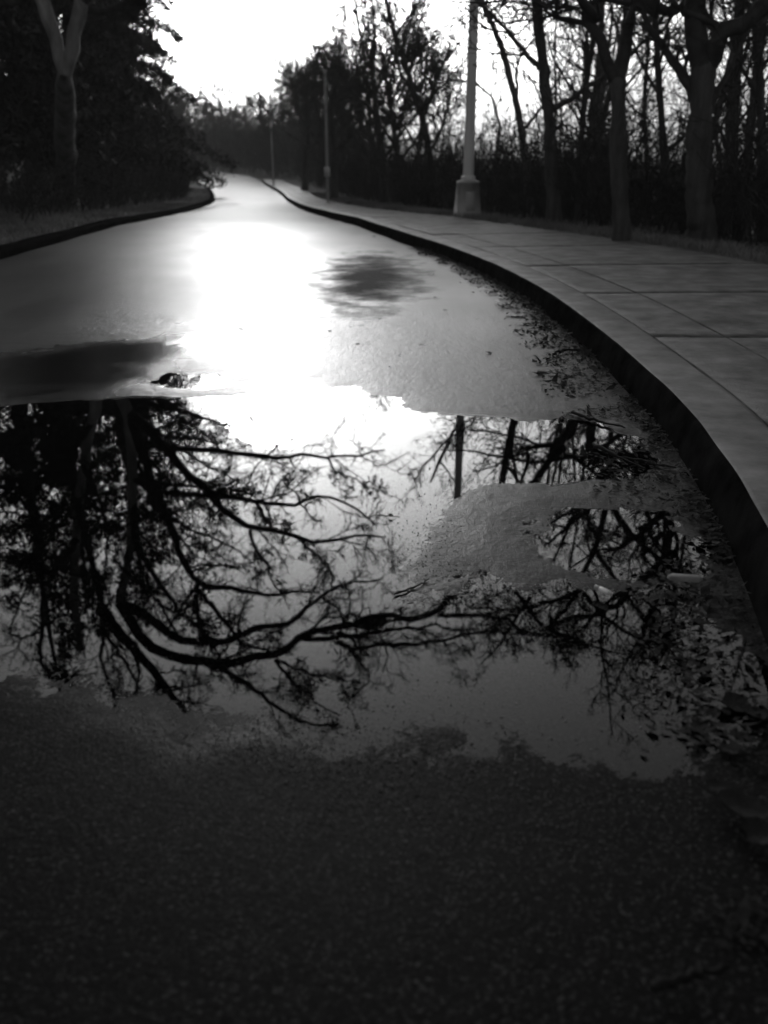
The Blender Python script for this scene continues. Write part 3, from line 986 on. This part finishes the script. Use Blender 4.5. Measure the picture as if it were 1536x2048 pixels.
EV = [(-7.2, 16.8, 10.5, 2.0, 'dark evergreen standing close behind the pale forked tree'),
      (-7.6, 20.5, 11.0, 2.5, 'tall dark evergreen second in the row along the left verge'),
      (-8.0, 25.5, 13.5, 2.9, 'dark evergreen midway along the left row, its edge against the sky'),
      (-8.9, 31.5, 14.0, 3.3, 'dark evergreen with drooping boughs beside the inside of the bend'),
      (-10.4, 39.0, 8.0, 3.0, 'low spreading evergreen bough reaching over the far bend'),
      (-13.0, 47.0, 8.0, 3.0, 'farthest evergreen of the left row at the bend'),
      (-9.6, 13.5, 10.0, 2.6, 'dark evergreen at the left edge behind the forked trunk'),
      (-11.5, 18.5, 12.0, 3.2, 'tall evergreen deep in the left wood behind the others'),
      (-11.0, 11.0, 12.5, 3.0, 'broad evergreen filling the far left edge behind the nearest one'),
      (-7.0, 10.6, 8.0, 1.8, 'nearest dark evergreen cut by the left edge of the photo')]
for k, (x, y, h, r_, lab) in enumerate(EV):
    evergreen(lab, x, y, h, r_, 300 + k)

# ------------------------------------------------------------------ undergrowth, grass (nobody could count these)
def thicket(name, pts, hfun, stems, seed):
    g = np.random.default_rng(seed)
    B = len(pts)
    P = np.zeros((B, 6, 3))
    P[:, 0] = pts
    d = norm(np.stack([g.normal(size=B) * .3, g.normal(size=B) * .3, np.ones(B)], 1))
    hh = hfun(pts)[:, None] * g.uniform(.4, 1.15, (B, 1))
    for j in range(1, 6):
        d = norm(d + g.normal(size=d.shape) * .16)
        P[:, j] = P[:, j - 1] + d * hh / 5
    tb = Tubes()
    Rr = np.repeat(np.linspace(.011, .005, 6)[None], B, 0)
    tb.add(P, Rr, 3)
    Q, RQ = spawn(P, Rr, stems, .5, (.3, 1.0), 5, .2, .03, t0=.1, rr=.7, minr=.005)
    tb.add(Q, RQ, 3)
    Q2, RQ2 = spawn(Q, RQ, 2, .6, (.3, 1.0), 4, .2, .0, t0=.1, rr=.8, minr=.0045)
    tb.add(Q2, RQ2, 3)
    v, f = tb.arrays()
    C = Q[g.random(len(Q)) < .8].reshape(-1, 3)
    C = C[g.random(len(C)) < .5] + g.normal(size=(1, 3)) * .02
    lv, lf = rotate_quads(C, .038, 1.5)
    o = link(name, mesh_np(name, np.concatenate([v, lv]), np.concatenate([f, lf + len(v)])), M_brush)
    return tag(o, kind='stuff')


pts = []
while len(pts) < 2600:
    y = 5 + 43 * g2.random()**1.3
    x = float(xr(y) + sw_width(y)) + .75 + abs(g2.normal()) * (1.4 + y * .05)
    pts.append((x, y, gz(x, y) - .03))
pts = np.array(pts)
tag(thicket('undergrowth', pts, lambda p: 1.15 + .018 * p[:, 1] + 1.5 * vnoise(p[:, 0], p[:, 1], 1.1, 51), 5, 91),
    'dark tangled undergrowth and brambles along the back of the sidewalk', 'undergrowth')
pts = []
while len(pts) < 1100:
    y = 9 + 42 * g2.random()**1.2
    x = float(xl(min(y, 48))) - .9 - abs(g2.normal()) * 2.0
    pts.append((x, y, gz(x, y) - .03))
tag(thicket('undergrowth', np.array(pts), lambda p: .8 + .5 * vnoise(p[:, 0], p[:, 1], 1.4, 52), 5, 92),
    'dark low scrub beneath the evergreens along the left verge', 'undergrowth')


def grass(name, pts, hmean, seed):
    g = np.random.default_rng(seed)
    n = len(pts)
    a = g.uniform(0, 6.283, n)
    h = hmean * g.uniform(.4, 1.5, n)
    wd = g.uniform(.002, .005, n)
    lean = g.normal(size=(n, 2)) * .5
    s = np.stack([np.cos(a) * wd, np.sin(a) * wd, 0 * a], 1)
    mid = pts + np.stack([lean[:, 0] * h * .35, lean[:, 1] * h * .35, h * .6], 1)
    tip = pts + np.stack([lean[:, 0] * h, lean[:, 1] * h, h * .95], 1)
    V = np.stack([pts - s, pts + s, mid + s * .8, tip, mid - s * .8], 1).reshape(-1, 3)
    k = np.arange(n)[:, None] * 5
    F = np.concatenate([k + np.array([[0, 1, 2, 4]]), k + np.array([[4, 2, 3, 3]])])
    F = np.concatenate([(k + np.array([[0, 1, 2]])), (k + np.array([[0, 2, 4]])), (k + np.array([[4, 2, 3]]))])
    return tag(link(name, mesh_np(name, V, F), M_grass), kind='stuff')


pts = []
yy = 3 + 30 * g2.random(26000)**1.4
off_ = np.abs(g2.normal(size=26000)) * .33
xx = xr(yy) + sw_width(yy) - .10 + off_ * (1 + vnoise(yy, yy * 0, .7, 61))
pts = np.stack([xx, yy, np.array([gz(a, b) for a, b in zip(xx, yy)]) - .01], 1)
tag(grass('grass', pts, .07, 62), 'ragged strip of pale winter grass along the back of the sidewalk', 'grass')
yy = 4 + 34 * g2.random(20000)**1.2
xx = xl(yy) - .16 - np.abs(g2.normal(size=20000)) * .7
pts = np.stack([xx, yy, np.array([gz(a, b) for a, b in zip(xx, yy)]) - .01], 1)
tag(grass('grass', pts, .06, 63), 'short pale grass on the verge along the left side of the road', 'grass')

# ------------------------------------------------------------------ lamp posts
def lathe(name, prof_, seg, mat, parent, square=False):
    pr = np.array(prof_)
    th = np.arange(seg) / seg * 2 * np.pi + np.pi / seg
    V = np.stack([pr[:, None, 0] * np.cos(th), pr[:, None, 0] * np.sin(th), np.repeat(pr[:, 1:2], seg, 1)], -1).reshape(-1, 3)
    idx = np.arange(len(pr) * seg).reshape(len(pr), seg)
    F = np.stack([idx[:-1], np.roll(idx[:-1], -1, 1), np.roll(idx[1:], -1, 1), idx[1:]], -1).reshape(-1, 4)
    return link(name, mesh_np(name, V, F, seg > 10), mat, parent)


def lamp_post(label, u, v, Y, h, shoe, box, turn, grp):
    p = at_depth(u, v, Y)
    z = gz(p[0], Y)
    root = empty('lamp_post', (p[0], Y, z), turn)
    tag(root, label, 'lamp post', grp)
    if shoe:
        sh = lathe('base_shoe', [(.02, -.04), (.235, -.04), (.235, .012), (.228, .02), (.182, .44), (.190, .444), (.190, .468), (.182, .474), (.10, .492), (.02, .492)], 4, M_cast, root)
        dv_ = [(-.075, -.1585, .09), (.075, -.1585, .09), (.062, -.1355, .33), (-.062, -.1355, .33)]
        dv_ = dv_ + [(x_ * .94, y_ - .012, z_ + (.006 if k_ < 2 else -.006)) for k_, (x_, y_, z_) in enumerate(dv_)]
        link('access_door', mesh_np('access_door', dv_, [[4, 5, 6, 7], [0, 1, 5, 4], [1, 2, 6, 5], [2, 3, 7, 6], [3, 0, 4, 7]]), M_cast, sh)
        lathe('collar', [(.10, .488), (.10, .53), (.085, .545), (.06, .545)], 16, M_steel, root)
    else:
        lathe('base_plate', [(.02, -.04), (.15, -.04), (.15, .02), (.10, .035), (.02, .035)], 12, M_cast, root)
    lathe('pole', [(.076 if shoe else .06, .0), (.074 if shoe else .058, .6), (.05, h), (.0, h + .02)], 16, M_steel, root)
    arm = Tubes()
    arm.line([(0, 0, h - .12), (-.12, 0, h + .05), (-.4, 0, h + .22), (-.8, 0, h + .30), (-1.2, 0, h + .32)], [.03, .03, .028, .026, .025], 10)
    arm.build('arm', M_steel, root)
    hd = Tubes()
    hd.line([(-1.12, 0, h + .31), (-1.2, 0, h + .32), (-1.35, 0, h + .325), (-1.55, 0, h + .32), (-1.7, 0, h + .31), (-1.74, 0, h + .305)], [.03, .07, .11, .115, .07, .01], 12)
    ho = hd.build('lamp_head', M_cast, root)
    hl_ = Tubes()
    hl_.line([(-1.3, 0, h + .25), (-1.36, 0, h + .235), (-1.5, 0, h + .232), (-1.6, 0, h + .25)], [.02, .07, .07, .02], 10)
    hl_.build('lens', M_lens, ho)
    if box:
        b = Tubes()
        b.line([(-.02, -.075, .62), (-.02, -.075, .64), (-.02, -.075, .82), (-.02, -.075, .84)], [.02, .075, .075, .02], 4)
        b.build('control_box', M_steel, root)
    return root


lamp_post('pale steel lamp post rising from a tapered iron shoe at the edge of the sidewalk', 934, 432, 13.1, 5.9, True, False, R(10), None)
for lab, u, v, Y, h, box in (('slim grey pole with a small box low on it, beyond the lamp post', 656, 405, 23.0, 2.9, True),
                             ('farthest faint slim pole on the sidewalk before the bend', 547, 367, 41.0, 3.8, False)):
    p = at_depth(u, v, Y)
    pr_ = empty('metal_pole', (p[0], Y, gz(p[0], Y)), R(12))
    tag(pr_, lab, 'pole', 'slim poles beyond the lamp post')
    lathe('pole', [(.038, -.04), (.038, .6), (.032, h), (.02, h + .02), (0, h + .022)], 14, M_cast, pr_)
    lathe('base_plate', [(.02, -.04), (.12, -.04), (.12, .02), (.07, .035), (.02, .035)], 12, M_cast, pr_)
    lathe('cap', [(.03, h - .01), (.042, h), (.042, h + .04), (.02, h + .07), (0, h + .075)], 12, M_cast, pr_)
    if box:
        b = Tubes()
        b.line([(-.02, -.075, .60), (-.02, -.075, .62), (-.02, -.075, .82), (-.02, -.075, .84)], [.02, .075, .075, .02], 4)
        b.build('control_box', M_steel, pr_)

# ------------------------------------------------------------------ leaves, sticks and litter
g3 = np.random.default_rng(5)


def leaf_mesh(kind, seed):
    g = np.random.default_rng(seed)
    n = 22
    th = np.linspace(0, 2 * np.pi, n, endpoint=False)
    if kind == 'oval':
        r = .5 * (1 - .15 * np.cos(2 * th)) * (1 + .06 * g.normal(size=n))
        x, y = np.cos(th) * r * 1.0, np.sin(th) * r * .55
    elif kind == 'lobed':
        r = .5 * (.68 + .32 * np.abs(np.cos(2.5 * th))) * (1 + .08 * g.normal(size=n))
        x, y = np.cos(th) * r, np.sin(th) * r * .85
    else:
        r = .5 * (1 + .05 * g.normal(size=n))
        x, y = np.cos(th) * r, np.sin(th) * r * .3
    curl, cup = g.uniform(.15, .5), g.uniform(.1, .5)
    V, F = [], []
    for f_ in (0.03, .4, .75, 1.0):
        for k in range(n):
            xx_, yy_ = x[k] * f_, y[k] * f_
            V.append((xx_, yy_, .03 + curl * xx_ * xx_ + cup * yy_ * yy_ * 1.5 + .02 * g.normal() * f_))
    for a in range(3):
        for k in range(n):
            F.append((a * n + k, a * n + (k + 1) % n, (a + 1) * n + (k + 1) % n, (a + 1) * n + k))
    V = np.array(V)
    m = len(V)
    V2 = np.concatenate([V, V - np.array([0, 0, .025])])
    F = np.array(F)
    # petiole
    tb = Tubes()
    tb.line([(-.42, 0, .05), (-.6, .02, .05), (-.8, .06, .09)], [.018, .016, .012], 4)
    tv, tf = tb.arrays()
    return mesh_np('leaf', np.concatenate([V2, tv]), np.concatenate([F, F[:, ::-1] + m, tf + 2 * m]), True)


LEAVES = [leaf_mesh('oval', 1), leaf_mesh('lobed', 2), leaf_mesh('narrow', 3), leaf_mesh('lobed', 4)]


def put_leaf(u, v, size, kind, label, grp=None, rz=None, name='fallen_leaf', dz=.002, cat='leaf'):
    p = on_ground(u, v)
    o = link(name, LEAVES[kind], M_leaf)
    o.location = (p[0], p[1], p[2] + dz + (.014 if p[1] > 5 or p[1] < 1.0 else .004))
    o.rotation_euler = (g3.normal() * .1, g3.normal() * .1, g3.uniform(0, 6.28) if rz is None else rz)
    o.scale = (size, size, size)
    tag(o, label, cat, grp)
    return o


SMALL = 'small dark leaf lying flat on the wet asphalt beyond the puddle'
for u, v, s, k in [(482, 661, .03, 0), (660, 664, .025, 1), (716, 690, .025, 0), (978, 709, .035, 1), (1003, 722, .018, 0), (845, 692, .028, 2), (890, 626, .03, 0), (946, 590, .028, 1),
                   (1016, 581, .03, 0), (862, 554, .045, 2), (902, 541, .035, 1), (748, 476, .05, 1), (800, 713, .018, 0), (780, 737, .016, 1), (1100, 661, .035, 0), (1090, 640, .03, 1),
                   (618, 655, .018, 0), (700, 655, .016, 2), (1030, 662, .02, 0), (955, 640, .02, 2), (920, 570, .028, 0), (870, 600, .022, 1), (1060, 700, .022, 2), (1010, 640, .02, 1), (760, 640, .018, 0)]:
    put_leaf(u, v, s, k, SMALL, 'small leaves on the wet road')
put_leaf(982, 571, .06, 1, 'largest dark leaf by the kerb beyond the puddle, lying on the wet road')
put_leaf(585, 826, .03, 2, 'narrow leaf floating alone on the bright middle of the puddle', rz=.2)
put_leaf(781, 1036, .018, 0, 'tiny dark leaf floating near the centre of the puddle beside the gravelly shoal', rz=1.5)
for u, v, s, r_, lab in [(1246, 1426, .020, 1.45, 'dark seed pod standing leftmost of three in the near shallow water'),
                         (1293, 1424, .022, 1.95, 'dark slanted seed pod, middle of three in the near shallow water'),
                         (1324, 1400, .020, 1.3, 'dark seed pod rightmost of three in the near shallow water'),
                         (1270, 1306, .018, 1.2, 'dark seed pod above the three pods, among reflected twigs')]:
    put_leaf(u, v, s, 2, lab, None, r_, 'seed_pod', cat='seed pod')
for u, v, s, k, lab in [(1480, 1635, .075, 0, 'large blurred dark leaf at the right edge of the bare foreground'),
                        (1512, 1692, .04, 1, 'small blurred leaf just below the large leaf at the right edge'),
                        (1430, 1595, .03, 1, 'small blurred leaf just above the large leaf at the right edge'),
                        (1455, 1508, .035, 0, 'round blurred leaf at right midway between pods and large leaf'),
                        (1395, 1462, .045, 2, 'long dark leaf lying just right of the seed pods'),
                        (1470, 1415, .06, 3, 'dark clumped leaf against the kerb right of the seed pods'),
                        (1520, 1440, .05, 1, 'dark leaf at the right edge against the kerb'),
                        (1070, 1873, .02, 0, 'tiny leaf alone in the dark foreground asphalt'),
                        (1290, 1510, .014, 0, 'small round speck of leaf below the seed pods')]:
    put_leaf(u, v, s, k, lab)


def stick(name, label, px, r, z=.006, cat='stick', fork_=None, mat=None):
    P = [on_ground(u, v) + np.array([0, 0, z]) for u, v in px]
    base = P[0]
    tb = Tubes()
    q = resample(P, 16, r * .3)
    tb.line(q, np.r_[r * .5, np.linspace(r, r * .6, 14) * rng.uniform(.8, 1.2, 14), r * .3], 7)
    for a, b, rr_ in (fork_ or []):
        qa, qb = on_ground(*a), on_ground(*b)
        tb.line(resample([qa + np.array([0, 0, z]), qb + np.array([0, 0, z * 1.5])], 6, rr_ * .4), np.linspace(rr_, rr_ * .5, 6), 5)
    o = tb.build(name, mat or M_stick, None, base)
    o.location = base
    tag(o, label, cat)
    return o


stick('stick', 'thick dark stick in the gutter at the far right of the puddle', [(1185, 893), (1240, 922), (1290, 930), (1352, 942)], .0065, .010, fork_=[((1240, 922), (1290, 948), .004)])
stick('stick', 'dark stick poking out over the puddle from the gutter litter', [(1142, 830), (1180, 843), (1250, 862)], .006, .010)
stick('twig', 'thin bent twig half sunk at the near end of the gravelly shoal', [(788, 1192), (810, 1185), (835, 1174), (858, 1161)], .0026, .004, cat='twig')
stick('twig', 'blurred dark twig alone in the bottom right of the foreground', [(1298, 2008), (1360, 1990), (1410, 1975), (1455, 1963)], .0055, .022, cat='twig')
stick('twig', 'hair thin twig crossing the tiny floating leaf', [(750, 1030), (775, 1032), (800, 1034)], .0009, .001, cat='twig', fork_=[((755, 1006), (752, 1060), .001)])
stick('twig', 'twig sticking out from the kerb litter, nearer of two beyond the puddle', [(1105, 716), (1130, 706), (1165, 708), (1190, 712)], .007, .018, cat='twig')
stick('twig', 'twig sticking out from the kerb litter, farther of two beyond the puddle', [(1044, 616), (1070, 616), (1092, 618)], .010, .018, cat='twig')
pc = on_ground(1368, 1177)
cv_ = np.array([(-.03, -.010, 0), (.026, -.012, .001), (.034, .002, 0), (.022, .011, 0), (-.026, .009, .001), (-.036, .001, 0)])
cv_ = np.concatenate([cv_, cv_ * np.array([.93, .9, 1]) + np.array([0, 0, .006])])
cf_ = [[0, 1, 7, 6], [1, 2, 8, 7], [2, 3, 9, 8], [3, 4, 10, 9], [4, 5, 11, 10], [5, 0, 6, 11], [6, 7, 10, 11], [7, 8, 9, 10]]
co_ = link('wood_chip', mesh_np('wood_chip', cv_, cf_), M_chip)
co_.location = (pc[0], pc[1], .021); co_.rotation_euler = (.12, -.08, -.35)
tag(co_, 'pale flat wood chip on the gutter litter right of the cigarette butt', 'wood chip')

# cigarette butt
a, b = on_ground(1191, 1190), on_ground(1213, 1200)
rt = empty('cigarette_butt', ((a[0] + b[0]) / 2, (a[1] + b[1]) / 2, .017), math.atan2(b[1] - a[1], b[0] - a[0]))
tag(rt, 'bright white crumpled cigarette butt lying at the edge of the gutter litter', 'cigarette butt')
Lh = .0125
tb = Tubes(); tb.line([(-.004, 0, 0), (-.0038, 0, 0), (Lh * .4, .0003, 0), (Lh, 0, .0002), (Lh + .0001, 0, 0)], [.001, .0041, .0042, .0041, .001], 14); pap = tb.build('paper', M_paper, rt)
tb = Tubes(); tb.line([(-Lh - .0001, 0, 0), (-Lh, 0, 0), (-.006, 0, 0), (-.0041, 0, 0), (-.004, 0, 0)], [.0008, .0036, .0040, .0040, .001], 14); tb.build('filter', M_filter, rt)
rt.scale = (1.3, 1.3, 1.3)

# gutter litter: uncountable
n = 9000
yy = .7 + 8.5 * g3.random(n)**1.5
ww = np.interp(yy, [.7, 1.2, 1.8, 2.4, 3, 4, 6, 9], [.11, .13, .15, .17, .19, .17, .13, .09])
clump = vnoise(yy, yy * 0, .16, 71) + vnoise(yy, yy * 0, .05, 72) * .6
dd = np.abs(g3.normal(size=n)) * ww * np.clip(.75 + 1.5 * clump, .12, 1.8)
dd = np.minimum(dd, ww * g3.uniform(1.0, 1.7, n))
xx = xr(yy) - .008 - dd
zz = .003 + g3.random(n) * .018 * np.exp(-dd / .1) + np.where(yy > 5, .012, .003)
C = np.stack([xx, yy, zz], 1)
C = C[~((np.abs(xx - .43) < .035) & (yy > 1.44) & (yy < 1.575))]
n = len(C); yy = C[:, 1]
d = norm(np.stack([g3.normal(size=n), g3.normal(size=n), g3.normal(size=n) * .22], 1))
q = norm(np.cross(d, np.stack([g3.normal(size=n) * .25, g3.normal(size=n) * .25, np.ones(n)], 1)))
s = g3.uniform(.003, .012, (n, 1)) * (1 + 1.2 * (g3.random((n, 1)) < .08)) * np.interp(yy, [1, 5], [.9, 1.5])[:, None]
el = g3.uniform(.8, 2.6, (n, 1))
up_ = np.array([0, 0, 1]) * s * g3.uniform(0, .25, (n, 1))
V = np.stack([C - d * s * el * .5 + up_, C - q * s * .4, C + d * s * el * .5 + up_, C + q * s * .4], 1).reshape(-1, 3)
F = np.arange(4 * n).reshape(n, 4)
F = np.concatenate([F[:, [0, 1, 3]], F[:, [1, 2, 3]]])
lo_ = link('leaf_litter', mesh_np('leaf_litter', V, F), M_litter)
tag(lo_, 'sodden dark leaf litter banked along the gutter under the kerb', 'leaf litter', kind='stuff')

# grit washed on to the shoal and along the shallow near edge of the puddle
P_ = []
for u0, v0, su, sv, k in ((950, 1075, 110, 70, 900), (1180, 985, 90, 30, 250), (560, 1490, 230, 45, 900), (1000, 1200, 160, 25, 250), (1250, 960, 60, 40, 250), (820, 1130, 60, 40, 200), (700, 1600, 330, 130, 2600)):
    for _ in range(k):
        P_.append(on_ground(min(max(g3.normal(u0, su), 40), 1380), min(max(g3.normal(v0, sv), 850), 1900)))
P_ = np.array(P_)
n = len(P_)
oc = np.array([[1, 0, 0], [0, 1, 0], [-1, 0, 0], [0, -1, 0], [0, 0, .7], [0, 0, -.7]])
sc_ = g3.uniform(.0008, .0022, (n, 1, 1)) * g3.uniform(.5, 1.3, (n, 6, 1))
a = g3.uniform(0, 6.28, n)
ro_ = np.stack([np.stack([np.cos(a), -np.sin(a), 0 * a], 1), np.stack([np.sin(a), np.cos(a), 0 * a], 1), np.stack([0 * a, 0 * a, 1 + 0 * a], 1)], 1)
V = np.einsum('nij,kj->nki', ro_, oc) * sc_ + P_[:, None, :] + np.array([0, 0, .0012])
F = np.array([[0, 1, 4], [1, 2, 4], [2, 3, 4], [3, 0, 4], [1, 0, 5], [2, 1, 5], [3, 2, 5], [0, 3, 5]])
F = (np.arange(n)[:, None, None] * 6 + F[None]).reshape(-1, 3)
tag(link('grit', mesh_np('grit', V.reshape(-1, 3), F), M_grit), 'fine grit and leaf crumbs strewn over the shoal and puddle edge', 'grit', kind='stuff')
# the far wood beyond the bend reads as one mass
pts = []
while len(pts) < 2200:
    y = g2.uniform(68, 125)
    px = g2.uniform(300, 760)
    x = (px - 768) / 1738 * y * .93
    pts.append((x, y, float(prof(y)) - .1))
for p in np.linspace(0, 1, 500):
    y = 49 + 22 * p
    pts.append((float(np.interp(y, RB[:, 1], RB[:, 0])) + 1.2 + abs(g2.normal()) * 2.0, y, float(prof(y)) - .1))
tag(thicket('woodland', np.array(pts), lambda p: 3.6 + 2.4 * vnoise(p[:, 0], p[:, 1], 5, 53), 6, 93), 'hazy bare wood closing the view where the road bends', 'woodland')

# thin damp air
bpy.ops.mesh.primitive_cube_add(size=1)
hz = bpy.context.object
hz.name = 'haze'
hz.data.name = 'haze'
hz.location = (0, 560, 8)
hz.scale = (1400, 1340, 32)
mh = bpy.data.materials.new('damp_air')
mh.use_nodes = True
mh.node_tree.nodes.clear()
pv = mh.node_tree.nodes.new('ShaderNodeVolumePrincipled')
pv.inputs['Color'].default_value = grey(.9)
pv.inputs['Density'].default_value = .0015
mo_ = mh.node_tree.nodes.new('ShaderNodeOutputMaterial')
mh.node_tree.links.new(pv.outputs[0], mo_.inputs['Volume'])
hz.data.materials.append(mh)
tag(hz, kind='stuff')
